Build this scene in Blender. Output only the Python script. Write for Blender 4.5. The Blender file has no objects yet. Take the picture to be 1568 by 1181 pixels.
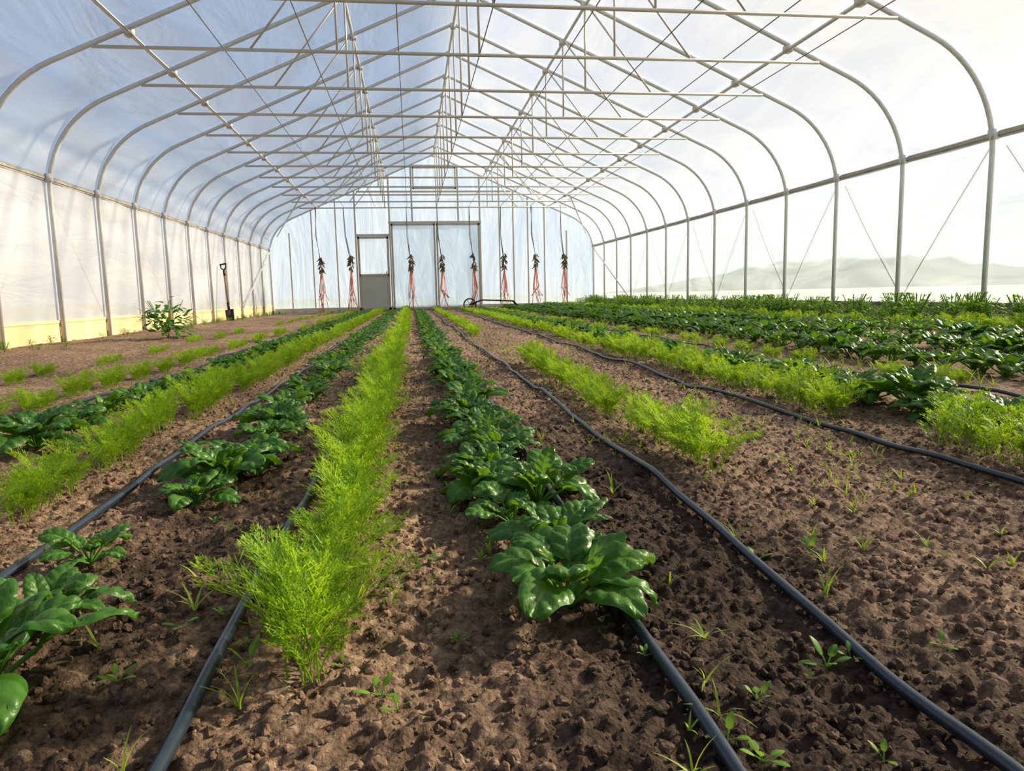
import bpy, math, random
import numpy as np
from mathutils import Vector, Matrix
random.seed(7); rng=np.random.default_rng(7)
scn=bpy.context.scene
scn.view_settings.view_transform='Standard'
try: scn.view_settings.look='Medium High Contrast'
except Exception as ex: print('look',ex)
CX=0.745; HALF=4.555; Y0=-3.66; YE=20.74; BAY=1.22
RIDGE=4.31; SL=0.439; HIP=1.76; CHORD=2.72
# ------------------------------------------------------------------ helpers
class Geo:
    def __init__(s): s.V=[];s.F={};s.n=0;s.A=[]
    def add(s,V,F,a=0.0):
        V=np.asarray(V,float).reshape(-1,3)
        fl=F if isinstance(F,list) else [F]
        for f in fl:
            f=np.asarray(f,int)
            if f.size==0: continue
            s.F.setdefault(f.shape[1],[]).append(f+s.n)
        s.V.append(V); s.n+=len(V)
        s.A.append(np.full(len(V),a,float) if np.isscalar(a) else np.asarray(a,float))
    def addg(s,g,sc=1.0,rot=0.0,loc=(0,0,0)):
        V=np.concatenate(g.V); c,sn=math.cos(rot),math.sin(rot)
        R=np.array([[c,-sn,0],[sn,c,0],[0,0,1]])
        V=(V*sc)@R.T+np.array(loc)
        s.add(V,[np.concatenate(f) for f in g.F.values()],np.concatenate(g.A))
    def mesh(s,name,mat,smooth=True):
        V=np.concatenate(s.V); me=bpy.data.meshes.new(name)
        me.vertices.add(len(V)); me.vertices.foreach_set('co',V.astype(np.float32).ravel())
        li=[];ls=[];st=0
        for k,fs in s.F.items():
            f=np.concatenate(fs); li.append(f.ravel()); ls.append(st+np.arange(len(f))*k); st+=f.size
        li=np.concatenate(li).astype(np.int32); ls=np.concatenate(ls).astype(np.int32)
        me.loops.add(len(li)); me.loops.foreach_set('vertex_index',li)
        me.polygons.add(len(ls)); me.polygons.foreach_set('loop_start',ls)
        me.update(calc_edges=True); me.validate()
        me.polygons.foreach_set('use_smooth',np.full(len(me.polygons),smooth))
        at=me.attributes.new('mask','FLOAT','POINT'); at.data.foreach_set('value',np.concatenate(s.A).astype(np.float32))
        me.materials.append(mat); return me
    def obj(s,name,mat,smooth=True,parent=None):
        o=bpy.data.objects.new(name,s.mesh(name,mat,smooth)); scn.collection.objects.link(o)
        if parent: o.parent=parent
        return o
def empty(name,loc=(0,0,0)):
    o=bpy.data.objects.new(name,None); o.location=loc; o.empty_display_size=.1; scn.collection.objects.link(o); return o
def tube(g,pts,r,n=8,a=0.0,cap=True):
    P=np.array(pts,float); m=len(P)
    T=np.gradient(P,axis=0); T/=np.linalg.norm(T,axis=1)[:,None]+1e-12
    ref=np.array([0,0,1.]) if abs(T[0][2])<.9 else np.array([0,1.,0])
    rr=np.full(m,r) if np.isscalar(r) else np.array(r)
    V=[];nprev=None
    for i in range(m):
        if nprev is None: u=np.cross(T[i],ref)
        else: u=nprev-T[i]*np.dot(nprev,T[i])
        u/=np.linalg.norm(u)+1e-12; nprev=u; v=np.cross(T[i],u)
        for k in range(n):
            an=2*math.pi*k/n; V.append(P[i]+rr[i]*(math.cos(an)*u+math.sin(an)*v))
    F=[]
    for i in range(m-1):
        for k in range(n):
            k2=(k+1)%n; F.append((i*n+k,i*n+k2,(i+1)*n+k2,(i+1)*n+k))
    fl=[np.array(F)]
    if cap: fl.append(np.array([list(range(n))[::-1],[(m-1)*n+k for k in range(n)]]))
    g.add(V,fl,a)
def box(g,c,s,a=0.0,rot=None):
    x,y,z=[q/2 for q in s]
    V=np.array([(-x,-y,-z),(x,-y,-z),(x,y,-z),(-x,y,-z),(-x,-y,z),(x,-y,z),(x,y,z),(-x,y,z)])
    if rot is not None: V=V@np.array(rot).T
    g.add(V+np.array(c),np.array([(0,3,2,1),(4,5,6,7),(0,1,5,4),(1,2,6,5),(2,3,7,6),(3,0,4,7)]),a)
def h2(ix,iy,s):
    v=np.sin(ix*127.1+iy*311.7+s*74.7)*43758.5453; return v-np.floor(v)
def vn(x,y,s=0):
    ix=np.floor(x);iy=np.floor(y);fx=x-ix;fy=y-iy;fx=fx*fx*(3-2*fx);fy=fy*fy*(3-2*fy)
    return (h2(ix,iy,s)*(1-fx)+h2(ix+1,iy,s)*fx)*(1-fy)+(h2(ix,iy+1,s)*(1-fx)+h2(ix+1,iy+1,s)*fx)*fy
def lumps(x,y,cell,s):
    X=x/cell;Y=y/cell;ix=np.floor(X);iy=np.floor(Y);b=np.zeros_like(X)
    for a in(-1,0,1):
        for c in(-1,0,1):
            jx=ix+a;jy=iy+c; px=jx+h2(jx,jy,s);py=jy+h2(jx,jy,s+1);r=.12+.5*h2(jx,jy,s+2)**1.5
            d2=(X-px)**2+(Y-py)**2; b=np.maximum(b,np.sqrt(np.maximum(0,r*r-d2)))
    return b*cell
def base_h(x,y):
    t=np.clip((x-2.4)/2.6,0,1)
    return .03*(vn(x*2.2,y*1.3,3)-.5)+.02*(vn(x*7,y*6,5)-.5)+.05*t*t*(3-2*t)
def soil_h(x,y):
    x=np.asarray(x,float);y=np.asarray(y,float)
    w=x+.01*np.sin(y*40)+.006*(vn(x*90,y*90,61)-.5); v=y+.01*np.sin(x*37)+.006*(vn(x*90,y*90,62)-.5)
    return base_h(x,y)+.22*lumps(w,v,.05,11)*vn(x*4,y*4,21)+.42*lumps(w,v,.024,31)+.65*lumps(x,y,.0125,51)+.007*(vn(x*95,y*95,9)-.5)+.008*(vn(x*30,y*30,19)-.5)
def hz(x,y): return float(base_h(np.array([x]),np.array([y]))[0])+.006
def wetness(x,y):
    w=np.exp(-((x-.38)/.24)**2)*np.clip((2.6-y)/1.2,0,1)*1.15+.8*np.exp(-((x+.42)/.17)**2)*np.clip((2.6-y)/1.2,0,1)
    w+=.25*np.exp(-((x-1.35)/.3)**2)+.45*np.clip((.80-y)/.3,0,1)
    w+=.5*(vn(x*5,y*4,77)-.5)+.35*(vn(x*22,y*20,78)-.5)
    return np.clip(w,0,1)
# ------------------------------------------------------------------ materials
def newmat(name):
    m=bpy.data.materials.new(name); m.use_nodes=True; nt=m.node_tree; nt.nodes.clear(); return m,nt
def N(nt,t,**k):
    n=nt.nodes.new(t)
    for a,b in k.items():
        if a in n.inputs: n.inputs[a].default_value=b
        else: setattr(n,a,b)
    return n
def simple(name,col,rough=.5,metal=0,var=.15,scale=8,bump=.0,col2=None,spec=.5):
    m,nt=newmat(name); L=nt.links
    out=N(nt,'ShaderNodeOutputMaterial');p=N(nt,'ShaderNodeBsdfPrincipled');p.inputs['Roughness'].default_value=rough;p.inputs['Metallic'].default_value=metal
    p.inputs['Specular IOR Level'].default_value=spec
    tc=N(nt,'ShaderNodeTexCoord');no=N(nt,'ShaderNodeTexNoise');no.inputs['Scale'].default_value=scale;no.inputs['Detail'].default_value=4
    L.new(tc.outputs['Object'],no.inputs['Vector'])
    mx=N(nt,'ShaderNodeMix',data_type='RGBA');c2=col2 or tuple(c*(1-var*2) for c in col)
    mx.inputs[6].default_value=(*col,1);mx.inputs[7].default_value=(*c2,1)
    L.new(no.outputs['Fac'],mx.inputs[0]);L.new(mx.outputs[2],p.inputs['Base Color'])
    if bump:
        b=N(nt,'ShaderNodeBump');b.inputs['Strength'].default_value=bump;b.inputs['Distance'].default_value=.01
        L.new(no.outputs['Fac'],b.inputs['Height']);L.new(b.outputs[0],p.inputs['Normal'])
    L.new(p.outputs[0],out.inputs[0]); return m
def film(name,op,tint,col,noise_sc=(1,1,1),amp=.25,diff=.4,bump=.4,gl=.05,tcol=None):
    m,nt=newmat(name);L=nt.links
    out=N(nt,'ShaderNodeOutputMaterial');tr=N(nt,'ShaderNodeBsdfTransparent');tr.inputs[0].default_value=(*tint,1)
    tl=N(nt,'ShaderNodeBsdfTranslucent');tl.inputs[0].default_value=(*(tcol or col),1)
    df=N(nt,'ShaderNodeBsdfDiffuse');df.inputs[0].default_value=(*col,1)
    g=N(nt,'ShaderNodeBsdfGlossy');g.inputs['Roughness'].default_value=.28
    tc=N(nt,'ShaderNodeTexCoord');mp=N(nt,'ShaderNodeMapping');mp.inputs['Scale'].default_value=noise_sc
    L.new(tc.outputs['Object'],mp.inputs[0])
    n1=N(nt,'ShaderNodeTexNoise');n1.inputs['Scale'].default_value=1.3;n1.inputs['Detail'].default_value=6;n1.inputs['Distortion'].default_value=1.2
    L.new(mp.outputs[0],n1.inputs['Vector'])
    mr=N(nt,'ShaderNodeMapRange');mr.inputs[1].default_value=.3;mr.inputs[2].default_value=.7;mr.inputs[3].default_value=op-amp/2;mr.inputs[4].default_value=op+amp/2
    L.new(n1.outputs['Fac'],mr.inputs[0])
    b=N(nt,'ShaderNodeBump');b.inputs['Strength'].default_value=bump;b.inputs['Distance'].default_value=.05;L.new(n1.outputs['Fac'],b.inputs['Height'])
    for s in(tl,df,g): L.new(b.outputs[0],s.inputs['Normal'])
    m1=N(nt,'ShaderNodeMixShader');m1.inputs[0].default_value=diff;L.new(tl.outputs[0],m1.inputs[1]);L.new(df.outputs[0],m1.inputs[2])
    m2=N(nt,'ShaderNodeMixShader');L.new(mr.outputs[0],m2.inputs[0]);L.new(tr.outputs[0],m2.inputs[1]);L.new(m1.outputs[0],m2.inputs[2])
    m3=N(nt,'ShaderNodeMixShader');m3.inputs[0].default_value=gl;L.new(m2.outputs[0],m3.inputs[1]);L.new(g.outputs[0],m3.inputs[2])
    L.new(m3.outputs[0],out.inputs[0]);return m
def leafmat(name,c1,c2,vein,rough=.4,trans=.3,spec=.5,tcol=None,nscale=14,bump=0):
    m,nt=newmat(name);L=nt.links
    out=N(nt,'ShaderNodeOutputMaterial');p=N(nt,'ShaderNodeBsdfPrincipled');p.inputs['Roughness'].default_value=rough;p.inputs['Specular IOR Level'].default_value=spec
    tc=N(nt,'ShaderNodeTexCoord');no=N(nt,'ShaderNodeTexNoise');no.inputs['Scale'].default_value=nscale;L.new(tc.outputs['Object'],no.inputs['Vector'])
    mr=N(nt,'ShaderNodeMapRange');mr.inputs[1].default_value=.35;mr.inputs[2].default_value=.65;L.new(no.outputs['Fac'],mr.inputs[0])
    mx=N(nt,'ShaderNodeMix',data_type='RGBA');mx.inputs[6].default_value=(*c1,1);mx.inputs[7].default_value=(*c2,1);L.new(mr.outputs[0],mx.inputs[0])
    at=N(nt,'ShaderNodeAttribute');at.attribute_name='mask'
    m2=N(nt,'ShaderNodeMix',data_type='RGBA');m2.inputs[7].default_value=(*vein,1);L.new(at.outputs['Fac'],m2.inputs[0]);L.new(mx.outputs[2],m2.inputs[6])
    L.new(m2.outputs[2],p.inputs['Base Color'])
    if bump:
        n2=N(nt,'ShaderNodeTexNoise');n2.inputs['Scale'].default_value=170;n2.inputs['Detail'].default_value=3;L.new(tc.outputs['Object'],n2.inputs['Vector'])
        bb=N(nt,'ShaderNodeBump');bb.inputs['Strength'].default_value=bump;bb.inputs['Distance'].default_value=.003;L.new(n2.outputs['Fac'],bb.inputs['Height']);L.new(bb.outputs[0],p.inputs['Normal'])
    tl=N(nt,'ShaderNodeBsdfTranslucent')
    if tcol: tl.inputs[0].default_value=(*tcol,1)
    else: L.new(m2.outputs[2],tl.inputs[0])
    ms=N(nt,'ShaderNodeMixShader');ms.inputs[0].default_value=trans;L.new(p.outputs[0],ms.inputs[1]);L.new(tl.outputs[0],ms.inputs[2])
    L.new(ms.outputs[0],out.inputs[0]);return m
def soilmat():
    m,nt=newmat('soil');L=nt.links
    out=N(nt,'ShaderNodeOutputMaterial');p=N(nt,'ShaderNodeBsdfPrincipled');p.inputs['Roughness'].default_value=.85;p.inputs['Specular IOR Level'].default_value=.25
    tc=N(nt,'ShaderNodeTexCoord');at=N(nt,'ShaderNodeAttribute');at.attribute_name='mask'
    n1=N(nt,'ShaderNodeTexNoise');n1.inputs['Scale'].default_value=55;n1.inputs['Detail'].default_value=8;n1.inputs['Roughness'].default_value=.65;L.new(tc.outputs['Object'],n1.inputs['Vector'])
    n2=N(nt,'ShaderNodeTexNoise');n2.inputs['Scale'].default_value=2.2;n2.inputs['Detail'].default_value=5;L.new(tc.outputs['Object'],n2.inputs['Vector'])
    n3=N(nt,'ShaderNodeTexNoise');n3.inputs['Scale'].default_value=260;n3.inputs['Detail'].default_value=4;L.new(tc.outputs['Object'],n3.inputs['Vector'])
    r=N(nt,'ShaderNodeValToRGB');e=r.color_ramp.elements
    e[0].position=.32;e[0].color=(.12,.080,.054,1);e[1].position=.7;e[1].color=(.50,.385,.28,1);x=r.color_ramp.elements.new(.5);x.color=(.275,.195,.136,1)
    L.new(n1.outputs['Fac'],r.inputs[0])
    m0=N(nt,'ShaderNodeMix',data_type='RGBA',blend_type='MULTIPLY');m0.inputs[0].default_value=.6;L.new(r.outputs[0],m0.inputs[6])
    r2=N(nt,'ShaderNodeValToRGB');r2.color_ramp.elements[0].position=.35;r2.color_ramp.elements[0].color=(.75,.67,.58,1);r2.color_ramp.elements[1].position=.65;r2.color_ramp.elements[1].color=(1.2,1.1,1.02,1)
    L.new(n2.outputs['Fac'],r2.inputs[0]);L.new(r2.outputs[0],m0.inputs[7])
    wr=N(nt,'ShaderNodeValToRGB');wr.color_ramp.elements[0].position=.3;wr.color_ramp.elements[0].color=(.020,.013,.009,1);wr.color_ramp.elements[1].position=.75;wr.color_ramp.elements[1].color=(.12,.080,.054,1)
    L.new(n1.outputs['Fac'],wr.inputs[0])
    m1=N(nt,'ShaderNodeMix',data_type='RGBA');L.new(at.outputs['Fac'],m1.inputs[0]);L.new(m0.outputs[2],m1.inputs[6]);L.new(wr.outputs[0],m1.inputs[7])
    L.new(m1.outputs[2],p.inputs['Base Color'])
    vo=N(nt,'ShaderNodeTexVoronoi');vo.inputs['Scale'].default_value=150;L.new(tc.outputs['Object'],vo.inputs['Vector'])
    b0=N(nt,'ShaderNodeBump',invert=True);b0.inputs['Strength'].default_value=.8;b0.inputs['Distance'].default_value=.004;L.new(vo.outputs['Distance'],b0.inputs['Height'])
    b=N(nt,'ShaderNodeBump');b.inputs['Strength'].default_value=.7;b.inputs['Distance'].default_value=.004;L.new(n3.outputs['Fac'],b.inputs['Height']);L.new(b0.outputs[0],b.inputs['Normal'])
    b2=N(nt,'ShaderNodeBump');b2.inputs['Strength'].default_value=.8;b2.inputs['Distance'].default_value=.012;L.new(n1.outputs['Fac'],b2.inputs['Height']);L.new(b.outputs[0],b2.inputs['Normal'])
    L.new(b2.outputs[0],p.inputs['Normal']);L.new(p.outputs[0],out.inputs[0]);return m
SOIL=soilmat()
STEEL=simple('galvanized_steel',(.70,.70,.69),.45,.12,.12,20)
STEEL2=simple('truss_steel',(.60,.56,.49),.45,.15,.1,20)
ROOF=film('roof_film',.54,(.95,.97,1.0),(.92,.92,.92),(1,.3,1),.32,.46,.6,.05,(.46,.48,.51))
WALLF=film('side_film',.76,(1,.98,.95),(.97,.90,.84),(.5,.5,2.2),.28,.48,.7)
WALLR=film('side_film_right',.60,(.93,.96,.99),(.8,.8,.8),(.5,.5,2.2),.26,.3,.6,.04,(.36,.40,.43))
ENDF=film('end_film',.5,(.87,.93,1),(.80,.87,.95),(1.6,1,.35),.3,.4,.8)
DOORF=film('door_film',.66,(.87,.93,1),(.70,.78,.87),(2.5,1,.8),.3,.45,.9)
WINF=film('door_window_film',.2,(1,1,1),(.95,.97,1),(1,1,1),.1)
PANEL=simple('door_panel',(.55,.56,.50),.6,0,.1,3)
WOOD=simple('sunlit_pale_wood',(.95,.76,.42),.7,0,.08,5,.2)  # beige board, with sunlight on the left side put into the brighter yellow
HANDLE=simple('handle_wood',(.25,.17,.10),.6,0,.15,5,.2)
DKBOARD=simple('shaded_board',(.24,.22,.19),.8,0,.2,6,.2)  # right baseboard's shade is put into this dark colour; wires and twine share it
RAIL=simple('hip_rail_metal',(.50,.46,.41),.6,0,.12,6)
TAPE=simple('drip_tube_plastic',(.028,.042,.062),.3,0,.2,40,.1,spec=.8)
BLACK=simple('black_plastic',(.02,.02,.02),.4)
ORANGE=simple('orange_twine_fibre',(.92,.38,.27),.7)
DRIED=simple('dried_vine',(.20,.16,.11),.9)
ROPE=simple('white_rope',(.6,.58,.55),.8)
RED=simple('red_paint',(.5,.06,.04),.5)
SPIN=leafmat('spinach_leaf',(.046,.125,.020),(.090,.21,.034),(.17,.33,.06),.38,.27,.42,(.28,.50,.03),14,.35)
SPINF=leafmat('spinach_leaf_dull',(.044,.110,.028),(.075,.18,.042),(.12,.25,.06),.44,.25,.36,(.22,.42,.04))
CARR=leafmat('carrot_foliage',(.12,.25,.014),(.28,.44,.03),(.28,.40,.05),.5,.42,.3,(.50,.68,.04),9)
GRASS=leafmat('grass_blade',(.16,.27,.03),(.32,.41,.06),(.3,.40,.1),.5,.4,.3,(.46,.58,.06),6)
WEED=leafmat('weed_leaf',(.07,.18,.025),(.18,.30,.04),(.2,.34,.07),.5,.35,.3,(.32,.5,.04),5)
# ------------------------------------------------------------------ floor
xs=np.concatenate([np.arange(-3.86,-1.3,.03),np.arange(-1.3,1.7,.0048),np.arange(1.7,5.36,.03),[5.36]])
ys=[Y0];
while ys[-1]<.3: ys.append(ys[-1]+.06)
while ys[-1]<YE: ys.append(ys[-1]+max(.0048,.006*ys[-1]))
ys=np.array(ys); XX,YY=np.meshgrid(xs,ys); ZZ=soil_h(XX,YY)
nx=len(xs);ny=len(ys)
idx=np.arange(nx*ny).reshape(ny,nx)
F=np.stack([idx[:-1,:-1],idx[:-1,1:],idx[1:,1:],idx[1:,:-1]],-1).reshape(-1,4)
g=Geo();g.add(np.stack([XX,YY,ZZ],-1).reshape(-1,3),F,wetness(XX,YY).ravel());g.obj('floor',SOIL,True)
def ico():
    import bmesh
    bm=bmesh.new();bmesh.ops.create_icosphere(bm,subdivisions=2,radius=1)
    V=np.array([v.co[:] for v in bm.verts]);Fc=np.array([[v.index for v in f.verts] for f in bm.faces]);bm.free();return V,Fc
IV,IF=ico(); nI=len(IV)
def clods(name,n,x0,x1,y0,y1,rmin,rmax,pw,ypow):
    px=rng.uniform(x0,x1,n);py=y0+(y1-y0)*rng.random(n)**ypow
    r=rmin+(rmax-rmin)*rng.random(n)**pw
    pz=soil_h(px,py)+r*.2
    V=np.repeat(IV[None],n,0)
    k=rng.normal(size=(n,3,3));ph=rng.uniform(0,6.28,(n,3))
    d=1+.22*np.sin(np.einsum('nij,vj->nvi',k*2.0,IV)+ph[:,None,:]).sum(-1)*.6+rng.normal(0,.07,(n,nI))
    V=V*d[...,None]*(r[:,None,None])*rng.uniform(.65,1.2,(n,1,3))
    V=V+np.stack([px,py,pz],-1)[:,None]
    Fq=(IF[None]+(np.arange(n)*nI)[:,None,None]).reshape(-1,3)
    g=Geo();a=np.clip(wetness(px,py)+rng.normal(0,.2,n)-.15,0,1);g.add(V.reshape(-1,3),Fq,np.repeat(a,nI));return g.obj(name,SOIL,False)
clods('soil_clods',36000,-1.2,1.6,.38,4.5,.0015,.008,3.4,1.9)
# outside
g=Geo();R=400
g.add([(-R,-R,-.06),(R,-R,-.06),(R,R,-.06),(-R,R,-.06)],np.array([(0,1,2,3)]));g.obj('ground_outside',simple('outside_ground',(.26,.30,.22),.9,0,.2,.3))
g=Geo();pts=[]
for i in range(81):
    a=math.radians(15+i*1.2); D=230; H=4+6*vn(np.array([i*.12]),np.array([1.]),4)[0]+2.5*vn(np.array([i*.9]),np.array([2.]),5)[0]
    H*=min(1,i/12)
    pts+=[(D*math.sin(a),D*math.cos(a),-.5),(D*.98*math.sin(a),D*.98*math.cos(a),H*.7),(D*1.1*math.sin(a),D*1.1*math.cos(a),H)]
F=[]
for i in range(80):
    for k in range(2): F.append((i*3+k,i*3+k+1,(i+1)*3+k+1,(i+1)*3+k))
g.add(pts,np.array(F));g.obj('distant_hills',simple('hill_trees',(.20,.32,.33),.9,0,.2,.05))
# ------------------------------------------------------------------ frame
AL=math.atan(SL);RAD=1.1;ZC=RIDGE-SL*HALF;BEND=math.pi/2-AL;ZS=ZC-RAD*math.tan(BEND/2)
def half_profile(off=0,z0=0,arcn=12,rafn=8):
    P=[(HALF+off,z0),(HALF+off,ZS)]
    cx=HALF-RAD
    for i in range(1,arcn+1):
        a=BEND*i/arcn;P.append((cx+(RAD+off)*math.cos(a),ZS+(RAD+off)*math.sin(a)))
    x1,z1=P[-1];ze=RIDGE+off/math.cos(AL)
    for i in range(1,rafn+1):
        t=i/rafn;P.append((x1*(1-t),z1+(ze-z1)*t))
    return P
def profile(off=0,z0=0):
    R=half_profile(off,z0);Lf=[(-d,z) for d,z in R];return Lf+R[::-1][1:]
frame=empty('greenhouse_frame')
yk=[Y0+BAY*i for i in range(21)]
hoop=Geo()
for y in yk: tube(hoop,[(CX+d,y,z) for d,z in profile(0,-.05)],.024,10)
hoop.obj('hoops',STEEL,True,frame)
tr=Geo();pl=Geo()
def raf(d): return RIDGE-SL*abs(d)
for y in yk[1:-1]:
    tube(tr,[(CX-3.52,y-.04,CHORD),(CX,y-.04,CHORD),(CX+3.52,y-.04,CHORD)],.0165,8)
    for d in(-1.35,1.35): tube(tr,[(CX+d,y-.03,raf(d)),(CX+d,y-.03,CHORD)],.011,6)
    tube(tr,[(CX,y-.03,RIDGE),(CX,y-.03,CHORD)],.012,6)
    for s in(-1,1):
        tube(tr,[(CX+s*1.35,y-.035,raf(1.35)),(CX+s*2.15,y-.035,CHORD)],.010,6)
        for d in(3.2,): box(tr,(CX+s*d,y,raf(d)-.045),(.07,.08,.07))
for y in yk:
    for d in(0,-1.35,1.35): box(pl,(CX+d,y,raf(d)-.03),(.075,.06,.075))
    for s in(-1,1): box(pl,(CX+s*HALF,y,HIP),(.062,.07,.09))
tr.obj('trusses',STEEL2,True,frame)
for d in(0,-1.35,1.35,3.2,-3.2): tube(pl,[(CX+d,Y0,raf(d)-.05),(CX+d,8,raf(d)-.05),(CX+d,YE,raf(d)-.05)],.019,8)
pl.obj('purlins',STEEL,True,frame)
br=Geo()
for s in(-1,1):
    tube(br,[(CX+s*(HALF-.03),YE-3*BAY,.25),(CX+s*(HALF-.03),YE-.1,1.7)],.017,8)
    tube(br,[(CX+s*(HALF-.25),YE-.15,2.1),(CX+s*3.2,YE-2.4*BAY,raf(3.2)-.06)],.017,8)
    tube(br,[(CX+s*3.2,YE-.1,raf(3.2)-.06),(CX+s*1.35,YE-3*BAY,raf(1.35)-.06)],.014,8)
br.obj('wind_braces',STEEL,True,frame)
rp=Geo()
for s in(-1,1):
    for i in range(0,20,2):
        x=CX+s*(HALF+.07)
        tube(rp,[(x,yk[i]+.1,1.66),(x,yk[i]+BAY,.3)],.006,5);tube(rp,[(x,yk[i]+BAY,.3),(x,yk[i]+2*BAY-.1,1.66)],.006,5)
rp.obj('curtain_ropes',ROPE,True,frame)
WX=[-2.33,-1.64,-.85,-.03,.75,1.59,2.43,3.23,4.02]
w=Geo()
for x in WX: tube(w,[(x,Y0+.2,CHORD+.02),(x,YE-1.4,CHORD+.02)],.005,5)
w.obj('support_wires',DKBOARD,True,frame)
# ------------------------------------------------------------------ film skins
def skin(name,P,mat,sag=.018):
    ysub=np.arange(Y0,YE+.01,BAY/8);P=np.array(P);m=len(P)
    T=np.gradient(P,axis=0);T/=np.linalg.norm(T,axis=1)[:,None]+1e-9;Nn=np.stack([-T[:,1],T[:,0]],1)
    c=np.array([0,1.5]);sg=np.sign(((P-c)*Nn).sum(1));Nn*=sg[:,None]
    V=[]
    for i,y in enumerate(ysub):
        ph=((y-Y0)/BAY)%1; s=-sag*math.sin(math.pi*ph)**2
        for k in range(m): V.append((CX+P[k,0]+Nn[k,0]*s,y,P[k,1]+Nn[k,1]*s))
    n=len(ysub);idx=np.arange(n*m).reshape(n,m)
    F=np.stack([idx[:-1,:-1],idx[:-1,1:],idx[1:,1:],idx[1:,:-1]],-1).reshape(-1,4)
    g=Geo();g.add(V,F);return g.obj(name,mat,True)
O=.034
rp_=[(HALF+O,HIP)]+[(d,z) for d,z in half_profile(O,0) if z>HIP+.01]
skin('ceiling',[(-d,z) for d,z in rp_]+rp_[::-1][1:],ROOF)
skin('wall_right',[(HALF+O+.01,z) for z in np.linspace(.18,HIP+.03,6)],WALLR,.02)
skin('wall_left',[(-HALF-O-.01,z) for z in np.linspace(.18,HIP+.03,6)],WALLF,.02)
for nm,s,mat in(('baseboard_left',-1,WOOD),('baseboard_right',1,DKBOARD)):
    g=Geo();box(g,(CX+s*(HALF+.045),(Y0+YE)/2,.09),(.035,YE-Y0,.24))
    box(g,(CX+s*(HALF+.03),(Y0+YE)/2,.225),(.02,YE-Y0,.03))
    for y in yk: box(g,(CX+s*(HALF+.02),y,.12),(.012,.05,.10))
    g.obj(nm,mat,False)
for i,s in enumerate((-1,1)):
    g=Geo();box(g,(CX+s*(HALF+.04),(Y0+YE)/2,HIP),(.03,YE-Y0,.06));box(g,(CX+s*(HALF+.022),(Y0+YE)/2,HIP-.0),(.012,YE-Y0,.025));g.obj('trim_%d'%(i+1),RAIL,False)
def gable(name,y,mat):
    P=profile(.02,0);g=Geo();n=len(P)
    V=[(CX+d,y,z) for d,z in P]+[(CX+d,y,-.05) for d,z in P]
    F=np.array([(i,i+1,n+i+1,n+i) for i in range(1,n-2)]);g.add(V,F);return g.obj(name,mat,True)
gable('wall_back',YE+.03,ENDF);gable('wall_front',Y0-.03,ENDF)
ef=Geo()
def stud(x,z0=0,z1=None,y=YE-.02,wd=.045):
    if z1 is None: z1=min(raf(x-CX)-.02,2.2 if abs(x-CX)>3.7 else 99)
    box(ef,(x,y,(z0+z1)/2),(wd,.05,z1-z0))
for x in(-3.26,-2.65,-2.0,2.55,2.95,3.37,3.85,4.5): stud(x,wd=.035)
for x in(-1.47,-.53,2.0): stud(x)
for x in(.1,1.39): stud(x,2.42)
box(ef,(CX-.01,YE-.03,2.46),(2.6,.05,.06));box(ef,(.74,YE-.03,2.86),(1.35,.05,.045));box(ef,(.74,YE-.03,4.0),(1.35,.05,.045))
box(ef,(CX,YE-.03,3.3),(4.3,.04,.045));box(ef,(-1.0,YE-.03,2.12),(.95,.05,.06))
box(ef,(CX,YE-.0,.06),(9.0,.06,.16))
ef.obj('end_wall_framing',STEEL2,False,frame)
def frame_rect(g,x0,x1,z0,z1,y,t=.05,d=.04):
    box(g,((x0+x1)/2,y,z1-t/2),(x1-x0,d,t));box(g,((x0+x1)/2,y,z0+t/2),(x1-x0,d,t))
    box(g,(x0+t/2,y,(z0+z1)/2),(t,d,z1-z0));box(g,(x1-t/2,y,(z0+z1)/2),(t,d,z1-z0))
d1=empty('door_1');g=Geo();frame_rect(g,-1.43,-.57,.05,2.08,YE-.09,.06);box(g,(-1,YE-.09,1.02),(.8,.04,.06));box(g,(-.66,YE-.13,1.05),(.03,.05,.14));g.obj('door_frame',RAIL,False,d1)
g=Geo();box(g,(-1,YE-.09,.54),(.76,.015,.92));g.obj('lower_panel',PANEL,False,d1)
g=Geo();g.add([(-1.38,YE-.09,1.05),(-.62,YE-.09,1.05),(-.62,YE-.09,2.04),(-1.38,YE-.09,2.04)],np.array([(0,1,2,3)]));g.obj('window_light',WINF,False,d1)
d2=empty('door_2');g=Geo();frame_rect(g,-.5,.73,.05,2.42,YE-.09,.05);frame_rect(g,.75,1.98,.05,2.42,YE-.09,.05);g.obj('door_frames',RAIL,False,d2)
g=Geo()
for a,b in((-.47,.70),(.78,1.95)):
    gx=np.linspace(a,b,14);gz=np.linspace(.07,2.4,24);X2,Z2=np.meshgrid(gx,gz)
    Y2=YE-.10+.02*(vn(X2*4,Z2*3+a,8)-.5)*2
    idx=np.arange(X2.size).reshape(X2.shape);g.add(np.stack([X2,Y2,Z2],-1).reshape(-1,3),np.stack([idx[:-1,:-1],idx[:-1,1:],idx[1:,1:],idx[1:,:-1]],-1).reshape(-1,4))
g.obj('door_film_sheets',DOORF,True,d2)
w1=empty('window_1');g=Geo();frame_rect(g,.14,1.35,3.36,3.96,YE-.07,.04);g.obj('vent_frame',STEEL2,False,w1)
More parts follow.
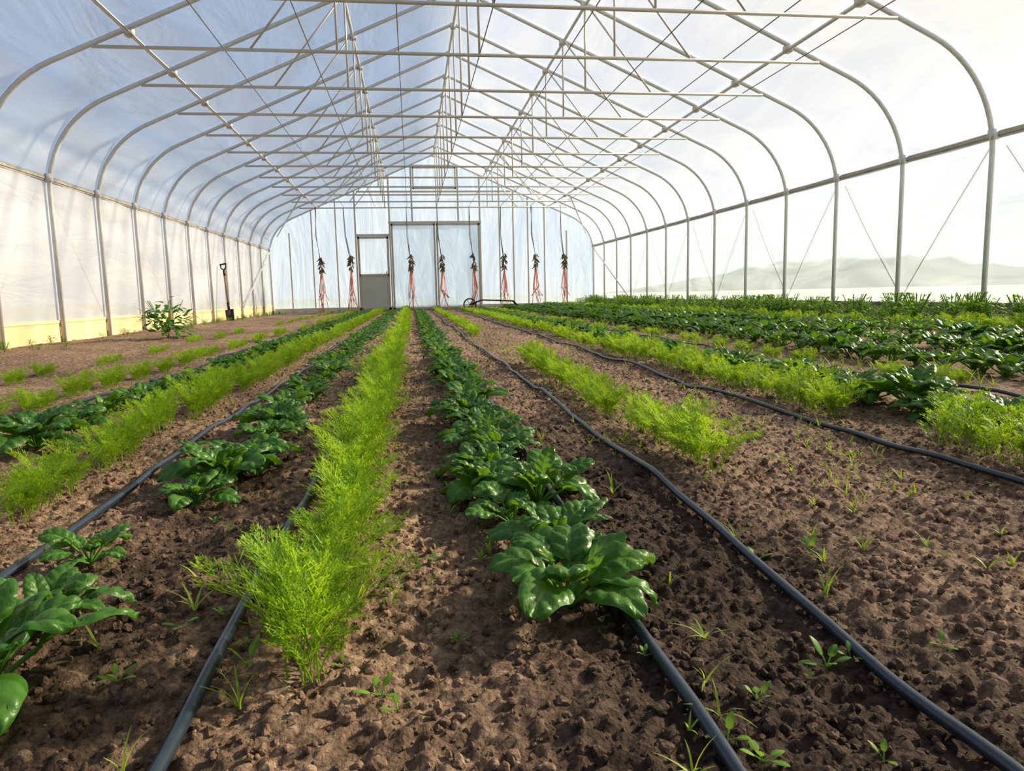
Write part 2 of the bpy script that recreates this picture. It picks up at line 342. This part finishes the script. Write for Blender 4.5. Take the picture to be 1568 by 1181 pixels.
# ------------------------------------------------------------------ hanging trellis strings
for i,x in enumerate(WX):
    if i==2: continue
    y=YE-1.5+random.uniform(-.1,.1); e=empty('trellis_string')
    g=Geo();sw=random.uniform(-.05,.05)
    for k in range(3): tube(g,[(x+random.uniform(-.02,.02),y,CHORD),(x+sw*.5+random.uniform(-.02,.02),y,2.0),(x+sw+.1+random.uniform(-.02,.02),y,1.3)],.006,5)
    g.obj('twine',DKBOARD,True,e)
    g=Geo()
    for k in range(34):
        a=random.uniform(0,6.28);z=1.06+random.random()*.40;q=x+sw+.1
        tube(g,[(q+.02*math.cos(a),y+.02*math.sin(a),z+.04),(q+.05*math.cos(a),y+.05*math.sin(a),z),(q+random.uniform(.05,.12)*math.cos(a),y+.06*math.sin(a),z-.05)],[.012,.017,.006],5)
    g.obj('roller_hook_bundle',DRIED,True,e)
    g=Geo()
    for k in range(13):
        q=x+sw+.1;tube(g,[(q+random.uniform(-.02,.02),y,1.15),(q+random.uniform(-.09,.09),y+random.uniform(-.03,.03),.6),(q+random.uniform(-.16,.18),y,random.choice([.04,.04,.35]))],.0065,5)
    g.obj('orange_twine_ends',ORANGE,True,e)
# ------------------------------------------------------------------ drip tubes
for x0,ys_,ye_ in((-.235,.2,20),(.272,.2,20),(.508,.2,20),(1.2,.2,20),(2.1,1,20),(3.0,1,20),(-.635,.2,20),(-1.36,.5,20)):
    g=Geo();yy=np.concatenate([np.arange(ys_,4,.04),np.arange(4,ye_,.2)])
    px=x0+.007*np.sin(yy*1.7+x0*9)+.003*np.sin(yy*4.1+x0*5)+(.05*np.clip((1.6-yy),0,1)*(.9 if x0==1.2 else 0))
    pz=base_h(px,yy)+.015+.003*np.sin(yy*5+x0)
    tube(g,np.stack([px,yy,pz],-1),.0075,12);g.obj('drip_irrigation_tube',TAPE,True)
# ------------------------------------------------------------------ leaves
def leaf(g,L,W,pet,e0,curl,az,nv,nu,org=(0,0,0),savoy=1.0,petr=.0025,twist=0.,ex=.42):
    e=e0;p=np.array([0.,0.]);pts=[p.copy()];k=4
    for i in range(k): p=p+pet/k*np.array([math.cos(e),math.sin(e)]);pts.append(p.copy());e-=.04
    ca,sa=math.cos(az),math.sin(az);o=np.array(org)
    PP=[(q[0]*ca,q[0]*sa,q[1]) for q in pts]
    if petr: tube(g,np.array(PP)+o,[petr*1.3,petr*1.1,petr,petr,petr*.8],5,.9,False)
    V=[];A=[];us=np.linspace(-1,1,nu);ph=random.uniform(0,6);nveins=4.5
    ss=(1-np.cos(np.linspace(0,math.pi,nv)))/2; ps=0
    for j in range(nv):
        s=ss[j]; ds=s-ps; ps=s
        p=p+L*ds*np.array([math.cos(e),math.sin(e)]);e-=curl*ds*(.4+1.2*s)
        w=W/2*max(.01,(math.sin(math.pi*s**.82) if 0<s<1 else 0))**ex*(1-.12*s)
        n=(-math.sin(e),math.cos(e))
        for u in us:
            au=abs(u)
            phs=(s*nveins-au*.8+ (0 if u>0 else .3))
            puck=abs(math.sin(math.pi*phs))
            dz=-.12*w*au**2+.10*w*au+savoy*W*.145*puck**.7*(au**.5)*(1-au**6)+savoy*W*.04*math.sin(s*11+ph+(1.5 if u>0 else 0))*au**3+twist*u*w
            rx=p[0]+n[0]*dz; rz=p[1]+n[1]*dz; lx=u*w
            V.append((rx*ca-lx*sa,rx*sa+lx*ca,rz))
            A.append(1. if au<.07 else (.5*max(0,1-puck*3.2)*(1-au)))
    idx=np.arange(nv*nu).reshape(nv,nu)
    g.add(np.array(V)+o,np.stack([idx[:-1,:-1],idx[:-1,1:],idx[1:,1:],idx[1:,:-1]],-1).reshape(-1,4),A)
def spinach(n,size,nv,nu):
    g=Geo();a0=random.uniform(0,6)
    for i in range(n):
        t=i/(n-1);az=a0+i*2.4+random.uniform(-.3,.3)
        L=size*(.092-.034*t)*random.uniform(.85,1.18);W=L*random.uniform(.66,.82)
        e0=math.radians(38+40*t+random.uniform(-14,10));pet=size*(.066-.015*t)*random.uniform(.75,1.25)
        leaf(g,L,W,pet,e0,math.radians(random.uniform(55,115)-10*t),az,nv,nu,(0,0,-.005),1.,.0028*size,random.uniform(-.35,.35))
    return g
hi=[spinach(n,sz,29,21).mesh('spinach_plant_hi',SPIN) for n,sz in((18,1.08),(14,.95),(18,1.0),(12,.8),(15,.95),(18,1.12))]
mid_g=[spinach(n,sz,11,9) for n,sz in((14,1.),(12,.85),(15,1.),(12,.9))]
mid=[q.mesh('spinach_plant_mid',SPIN) for q in mid_g]
low_g=[spinach(11,1.,7,5) for _ in range(4)]
segs=[]
for _ in range(4):
    g=Geo()
    for k in range(8): g.addg(random.choice(low_g),sc=random.uniform(.75,1.15),rot=random.uniform(0,6),loc=(random.uniform(-.05,.05),k/8+random.uniform(-.03,.03),0))
    segs.append(g.mesh('spinach_row_segment',SPINF))
def put(me,name,parent,x,y,sc=1,rot=0,z=None):
    o=bpy.data.objects.new(name,me);o.parent=parent;o.location=(x,y,hz(x,y) if z is None else z);o.scale=(sc,)*3;o.rotation_euler=(0,0,rot);scn.collection.objects.link(o);return o
def spin_row(X,ys,yend,sc=1.,gap=.06,start_list=()):
    e=empty('spinach_row');i=0
    for (x,y,s) in start_list: i+=1;put(hi[i%6],'plant_%d'%i,e,x,y,s,random.uniform(0,6))
    y=ys
    while y<min(6,yend):
        if random.random()>gap:
            i+=1;put(random.choice(hi if y<2.6 and abs(X)<2 else mid),'plant_%d'%i,e,X+random.uniform(-.035,.035),y,sc*random.uniform(.68,1.1),random.uniform(0,6))
        y+=random.uniform(.11,.17)
    while y<yend:
        i+=1;put(random.choice(segs),'plant_group_%d'%i,e,X,y,sc*random.uniform(.9,1.05));y+=1.0
spin_row(.19,1.62,19.5,.95,.03,((.195,.92,1.15),(.215,1.10,.8),(.165,1.26,.85),(.235,1.37,1.05),(.15,1.47,.85)))
spin_row(-.455,2.1,19.5,.92,.2,((-.47,.80,1.15),(-.49,.96,.75),(-.53,1.2,.72),(-.47,1.56,.66),(-.45,1.70,.95),(-.43,1.86,.9)))
spin_row(-1.1,2.2,19.5,1.0,.08)
spin_row(1.63,1.75,19.5,1.15,.0)
spin_row(2.62,2.2,19.5,1.35,.03)
spin_row(3.2,2.6,19.5,1.35,.03)
spin_row(3.8,3.0,19.5,1.35,.05)
# ------------------------------------------------------------------ carrots
def frond(g,org,H,az,e0,curl,detail=1):
    n=10;e=e0;p=np.zeros(2);ca,sa=math.cos(az),math.sin(az);o=np.array(org);P=[];D=[]
    for i in range(n+1):
        P.append(p.copy());D.append(e);p=p+H/n*np.array([math.cos(e),math.sin(e)]);e-=curl/n*(.3+1.4*i/n)
    W3=lambda r,l,z: (r*ca-l*sa,r*sa+l*ca,z)
    sp=np.array([W3(q[0],0,q[1]) for q in P])+o
    tube(g,sp,np.linspace(.0015,.0006,n+1),3,1.,False)
    V=[];T=[]
    def blade(a,b,w,up):
        a=np.array(a);b=np.array(b);d=b-a;s=np.cross(d,up);s=s/(np.linalg.norm(s)+1e-9)*w
        m=a+d*.55;k=len(V);V.extend([a,m+s,b,m-s]);T.append((k,k+1,k+2,k+3))
    for i in range(3,n+1):
        up=np.array(W3(random.uniform(-.9,.3),random.uniform(-.5,.5),1.))
        t=(i-2.5)/(n-2);pl_=H*.29*math.sin(math.pi*min(.97,.22+t*.72))*random.uniform(.7,1.25)
        for sd in(-1,1):
            an=D[i]+random.uniform(-.25,.25);fr=.75;tilt=random.uniform(-.25,.5)
            dr=np.array(W3(math.cos(an)*fr,sd*.8,math.sin(an)*fr+tilt));dr/=np.linalg.norm(dr)
            a=sp[i];b=a+dr*pl_;blade(a,b,.0009,up)
            m=3 if detail else 2
            sidev=np.cross(dr,up);sidev/=np.linalg.norm(sidev)
            for k in range(1,m+1):
                q=a+dr*pl_*(k/(m+.4));ll=pl_*.55*(1-.45*k/m)*random.uniform(.8,1.2)
                for s2 in(-1,1):
                    dd=dr*.75+sidev*s2*.8+up*random.uniform(-.2,.45);blade(q,q+dd*ll,.0013 if detail else .0032,up)
                    if detail: 
                        q2=q+dd*ll*.4;blade(q2,q2+(dr*1.0+sidev*s2*.05+up*.2)*ll*.65,.0011,up)
                        blade(q2,q2+(dr*.2+sidev*s2*1.0+up*.1)*ll*.45,.0010,up)
            blade(a+dr*pl_*.8,a+dr*pl_*1.2,.0012,up)
    g.add(np.array(V),np.array(T),0.)
def carrot_seg(n,Lg,wd,detail,H0):
    g=Geo()
    for k in range(n):
        x=random.gauss(0,wd);y=random.uniform(0,Lg);H=H0*random.uniform(.45,1.2)
        frond(g,(x,y,-.003),H,random.uniform(0,6.28),math.radians(random.uniform(52,89)),math.radians(random.uniform(10,80)),detail)
    return g
cs=[carrot_seg(52,.4,.012,1,.155).mesh('carrot_segment',CARR) for _ in range(4)]
csl=[carrot_seg(80,1.,.022,0,.135).mesh('carrot_segment_far',CARR) for _ in range(3)]
def carrot_row(X,ys,ye,sc=1.,gap=0.,skip=()):
    e=empty('carrot_row');y=ys;i=0
    while y<ye:
        i+=1;ok=all(not(a<y<b) for a,b in skip)
        if y<5: 
            if ok and random.random()>=gap: put(random.choice(cs),'clump_%d'%i,e,X+random.uniform(-.02,.02),y,sc*random.uniform(.8,1.1))
            y+=.38
        else:
            if ok and random.random()>=gap*.6: put(random.choice(csl),'clump_%d'%i,e,X+random.uniform(-.02,.02),y,sc*random.uniform(.9,1.1))
            y+=.95
carrot_row(-.13,.76,19.6,.95)
carrot_row(-.80,1.1,19.6,.88)
carrot_row(-1.5,2.2,19.6,.6,.15)
carrot_row(.65,1.5,19.6,.8,.0,((4.,6.5),))
carrot_row(1.36,1.35,19.6,.8,.1,((1.7,2.0),))
carrot_row(2.2,2.6,19.6,.5,.2)
carrot_row(4.3,3.4,19.6,.9,.1)
carrot_row(-2.1,4,19.6,.45,.35)
# ------------------------------------------------------------------ weeds
def tuft(g,org,n,H,w=.0018):
    for k in range(n):
        az=random.uniform(0,6.28);e=math.radians(random.uniform(35,85));p=np.zeros(2);V=[];h=H*random.uniform(.5,1.1);m=5
        for i in range(m+1):
            ww=w*(1-i/m)**.6+.0002;c,s=math.cos(az),math.sin(az)
            V+=[(p[0]*c-ww*s,p[0]*s+ww*c,p[1]),(p[0]*c+ww*s,p[0]*s-ww*c,p[1])];p=p+h/m*np.array([math.cos(e),math.sin(e)]);e-=random.uniform(.05,.3)
        g.add(np.array(V)+np.array(org),np.array([(2*i,2*i+1,2*i+3,2*i+2) for i in range(m)]),.2)
g=Geo()
for (x,y) in ((.25,.62),(.30,.70),(.62,1.0),(.66,1.1),(.70,1.02),(.53,1.12),(-.27,.63),(-.19,.72),(-.24,1.0),(-.2,.56),(.75,1.25),(.85,1.3),(.8,1.2),(.29,.64),(.23,.56)):
    tuft(g,(x,y,hz(x,y)),random.randint(4,9),random.uniform(.03,.055),.0014)
cl=[(random.uniform(.55,1.3),random.uniform(.85,6)) for _ in range(45)]
for k in range(520):
    c=random.choice(cl);x=c[0]+random.gauss(0,.06);y=c[1]+random.gauss(0,.1);tuft(g,(x,y,hz(x,y)),random.randint(2,6),random.uniform(.015,.042),.0012)
for k in range(420):
    x=random.choice([random.uniform(-3.6,-1.3),random.uniform(-1.2,1.2)]);y=random.uniform(.7,8)
    if x<-1.2: y=random.uniform(3,16)
    tuft(g,(x,y,hz(x,y)),random.randint(3,6),random.uniform(.02,.06),.0018)
for k in range(1500):
    x=random.uniform(1.9,5.0);y=random.uniform(2.5,18)
    tuft(g,(x,y,hz(x,y)),random.randint(4,8),random.uniform(.05,.13),.003)
g.obj('grass_weeds',GRASS,True)
g=Geo()
def seedling(g,x,y,s):
    n=random.randint(3,5);a=random.uniform(0,6)
    for i in range(n): leaf(g,.017*s*random.uniform(.7,1.2),.009*s,.010*s,math.radians(random.uniform(25,70)),.6,a+i*2.4,6,5,(x,y,hz(x,y)+.003),.4,.0007*s,0,.6)
for (x,y,s) in ((.455,.72,1.3),(.49,.73,.8),(.30,.57,1.),(-.05,.72,1.),(-.03,.69,.9),(-.2,.8,1.3),(.34,.66,.9),(.6,.72,.9),(.62,1.04,1.1),(.52,1.02,1.),(-.33,.78,.9),(-.3,.9,.9),(.28,.60,1.)):
    seedling(g,x,y,s)
for k in range(190):
    x=random.uniform(-1.,1.3);y=.5+3.5*random.random()**1.1;seedling(g,x,y,random.uniform(.3,.8))
g.obj('seedling_weeds',WEED,True)
def bush(n,H,R,ls):
    g=Geo()
    for k in range(n):
        a=random.uniform(0,6.28);r=R*math.sqrt(random.random());z=H*random.uniform(.15,1)*(1-.4*r/R)
        leaf(g,ls*random.uniform(.7,1.3),ls*.5,ls*.3,math.radians(random.uniform(-10,50)),.8,a,5,3,(r*math.cos(a)*.7,r*math.sin(a)*.7,z),.3,0,0,.6)
    for k in range(8):
        a=random.uniform(0,6.28);tube(g,[(0,0,0),(R*.3*math.cos(a),R*.3*math.sin(a),H*.5),(R*.6*math.cos(a),R*.6*math.sin(a),H*.9)],.003,4,.6,False)
    return g
wb=[bush(80,.24,.15,.05) for _ in range(3)]
wbm=[q.mesh('weed_clump',WEED) for q in wb]
e=empty('weed_strip')
for k in range(260):
    s_=random.uniform(.6,1.35);y=random.uniform(3,20.0);x=CX+HALF-.06-.19*s_-abs(random.gauss(0,.22));put(random.choice(wbm),'clump_%d'%k,e,x,y,s_,random.uniform(0,6))
e=empty('weed_strip')
for k in range(80):
    y=random.uniform(5,20.2);x=CX-HALF+.15+abs(random.gauss(0,.15));put(random.choice(wbm),'clump_%d'%k,e,x,y,random.uniform(.2,.5),random.uniform(0,6))
e=empty('weed_strip')
for k in range(50):
    x=random.uniform(-3.2,4.9);y=random.uniform(19.7,20.3);put(random.choice(wbm),'clump_%d'%k,e,x,y,random.uniform(.25,.5),random.uniform(0,6))
PEP=leafmat('pepper_leaf',(.03,.11,.02),(.06,.18,.03),(.12,.25,.05),.45,.3,.4,(.16,.36,.04))
o=bush(230,.48,.34,.10).obj('pepper_plant',PEP);o.location=(-2.78,8.7,0)
# ------------------------------------------------------------------ shovel
sh=empty('garden_shovel');a=np.array([-3.60,15.0,.12]);b=np.array([-3.71,15.25,1.02])
g=Geo();tube(g,[a,(a+b)/2,b],.02,10);g.obj('shaft',HANDLE,True,sh)
g=Geo();d=(b-a)/np.linalg.norm(b-a);s=np.array([1,-.2,0.]);s-=d*np.dot(s,d);s/=np.linalg.norm(s)
tube(g,[b,b+d*.04+s*.05,b+d*.12+s*.055],.013,8);tube(g,[b,b+d*.04-s*.05,b+d*.12-s*.055],.013,8);tube(g,[b+d*.12-s*.065,b+d*.12+s*.065],.017,8);tube(g,[b-d*.12,b+d*.01],.023,8);g.obj('d_grip',BLACK,True,sh)
g=Geo();nr=np.cross(d,s);V=[]
for i in range(8):
    t=i/7;w_=.085*(1 if t<.6 else math.sqrt(max(0,1-((t-.6)/.42)**2)))
    for u in(-1,-.5,0,.5,1): V.append(a+d*(.12-.28*t)+s*u*w_+nr*(.02*u*u))
idx=np.arange(40).reshape(8,5);g.add(np.array(V),np.stack([idx[:-1,:-1],idx[:-1,1:],idx[1:,1:],idx[1:,:-1]],-1).reshape(-1,4));tube(g,[a+d*.1,a+d*.26],.024,8);g.obj('blade',BLACK,True,sh)
# ------------------------------------------------------------------ wheel hoe
wh=empty('wheel_hoe');Yw=18.2
g=Geo();c=np.array([1.45,Yw,.17]);tube(g,[c+.15*np.array([math.cos(t),0,math.sin(t)]) for t in np.linspace(0,2*math.pi,25)],.016,8)
for t in np.linspace(0,math.pi,4)[:-1]: tube(g,[c-.15*np.array([math.cos(t),0,math.sin(t)]),c+.15*np.array([math.cos(t),0,math.sin(t)])],.006,5)
g.obj('wheel',BLACK,True,wh)
g=Geo()
for s in(-.12,.12): tube(g,[(1.45,Yw+s*.2,.17),(1.75,Yw+s*.5,.28),(2.55,Yw+s,.24),(2.66,Yw+s,.12)],.018,8)
tube(g,[(2.3,Yw-.1,.25),(2.3,Yw+.1,.25)],.012,6);tube(g,[(2.62,Yw-.12,.16),(2.62,Yw-.12,.03)],.012,6)
g.obj('handles',BLACK,True,wh)
g=Geo();tube(g,[(1.6,Yw,.2),(1.62,Yw,.03)],.012,6);box(g,(1.64,Yw,.04),(.16,.14,.012));box(g,(1.55,Yw,.2),(.14,.06,.05));g.obj('hoe_blade',RED,False,wh)
# ------------------------------------------------------------------ light
sd=Vector((.86,.28,.50)).normalized()
sun=bpy.data.lights.new('sun','SUN');sun.energy=12.5;sun.angle=math.radians(3);sun.color=(1,.87,.66)
so=bpy.data.objects.new('sun',sun);so.rotation_euler=sd.to_track_quat('Z','Y').to_euler();so.location=(20,10,20);scn.collection.objects.link(so)
wd=bpy.data.worlds.new('sky');scn.world=wd;wd.use_nodes=True;nt=wd.node_tree;nt.nodes.clear();L=nt.links
out=N(nt,'ShaderNodeOutputWorld');bg=N(nt,'ShaderNodeBackground');tc=N(nt,'ShaderNodeTexCoord');sp=N(nt,'ShaderNodeSeparateXYZ')
L.new(tc.outputs['Generated'],sp.inputs[0]);r=N(nt,'ShaderNodeValToRGB');e=r.color_ramp.elements
e[0].position=0;e[0].color=(.72,.79,.82,1);e[1].position=1;e[1].color=(.18,.32,.64,1)
for p,c in((.12,(.64,.75,.88,1)),(.35,(.46,.64,.92,1)),(.6,(.32,.50,.86,1))): q=e.new(p);q.color=c
L.new(sp.outputs[2],r.inputs[0])
dt=N(nt,'ShaderNodeVectorMath',operation='DOT_PRODUCT');dt.inputs[1].default_value=sd;L.new(tc.outputs['Generated'],dt.inputs[0])
mr=N(nt,'ShaderNodeMapRange');mr.inputs[1].default_value=.5;mr.inputs[2].default_value=1;L.new(dt.outputs['Value'],mr.inputs[0])
pw=N(nt,'ShaderNodeMath',operation='POWER');pw.inputs[1].default_value=1.4;L.new(mr.outputs[0],pw.inputs[0])
ze=N(nt,'ShaderNodeMapRange');ze.inputs[1].default_value=.08;ze.inputs[2].default_value=.4;L.new(sp.outputs[2],ze.inputs[0])
ml=N(nt,'ShaderNodeMath',operation='MULTIPLY');L.new(pw.outputs[0],ml.inputs[0]);L.new(ze.outputs[0],ml.inputs[1])
mx=N(nt,'ShaderNodeMix',data_type='RGBA');mx.inputs[7].default_value=(1.2,1.0,.78,1);L.new(ml.outputs[0],mx.inputs[0]);L.new(r.outputs[0],mx.inputs[6])
L.new(mx.outputs[2],bg.inputs[0]);bg.inputs[1].default_value=.85;L.new(bg.outputs[0],out.inputs[0])
# ------------------------------------------------------------------ camera
psi=math.radians(7.75);th=math.radians(7.28);ro=.022
f=Vector((math.sin(psi)*math.cos(th),math.cos(psi)*math.cos(th),-math.sin(th)));r0=Vector((math.cos(psi),-math.sin(psi),0));u0=r0.cross(f)
Rr=r0*math.cos(ro)-u0*math.sin(ro);U=u0*math.cos(ro)+r0*math.sin(ro)
cam=bpy.data.cameras.new('camera');co=bpy.data.objects.new('camera',cam);scn.collection.objects.link(co)
M=Matrix((( Rr.x,U.x,-f.x,0),(Rr.y,U.y,-f.y,0),(Rr.z,U.z,-f.z,.42),(0,0,0,1)));co.matrix_world=M
cam.sensor_width=36;cam.sensor_fit='HORIZONTAL';cam.lens=36*1100/1568;cam.clip_start=.02;cam.clip_end=1000
scn.camera=co
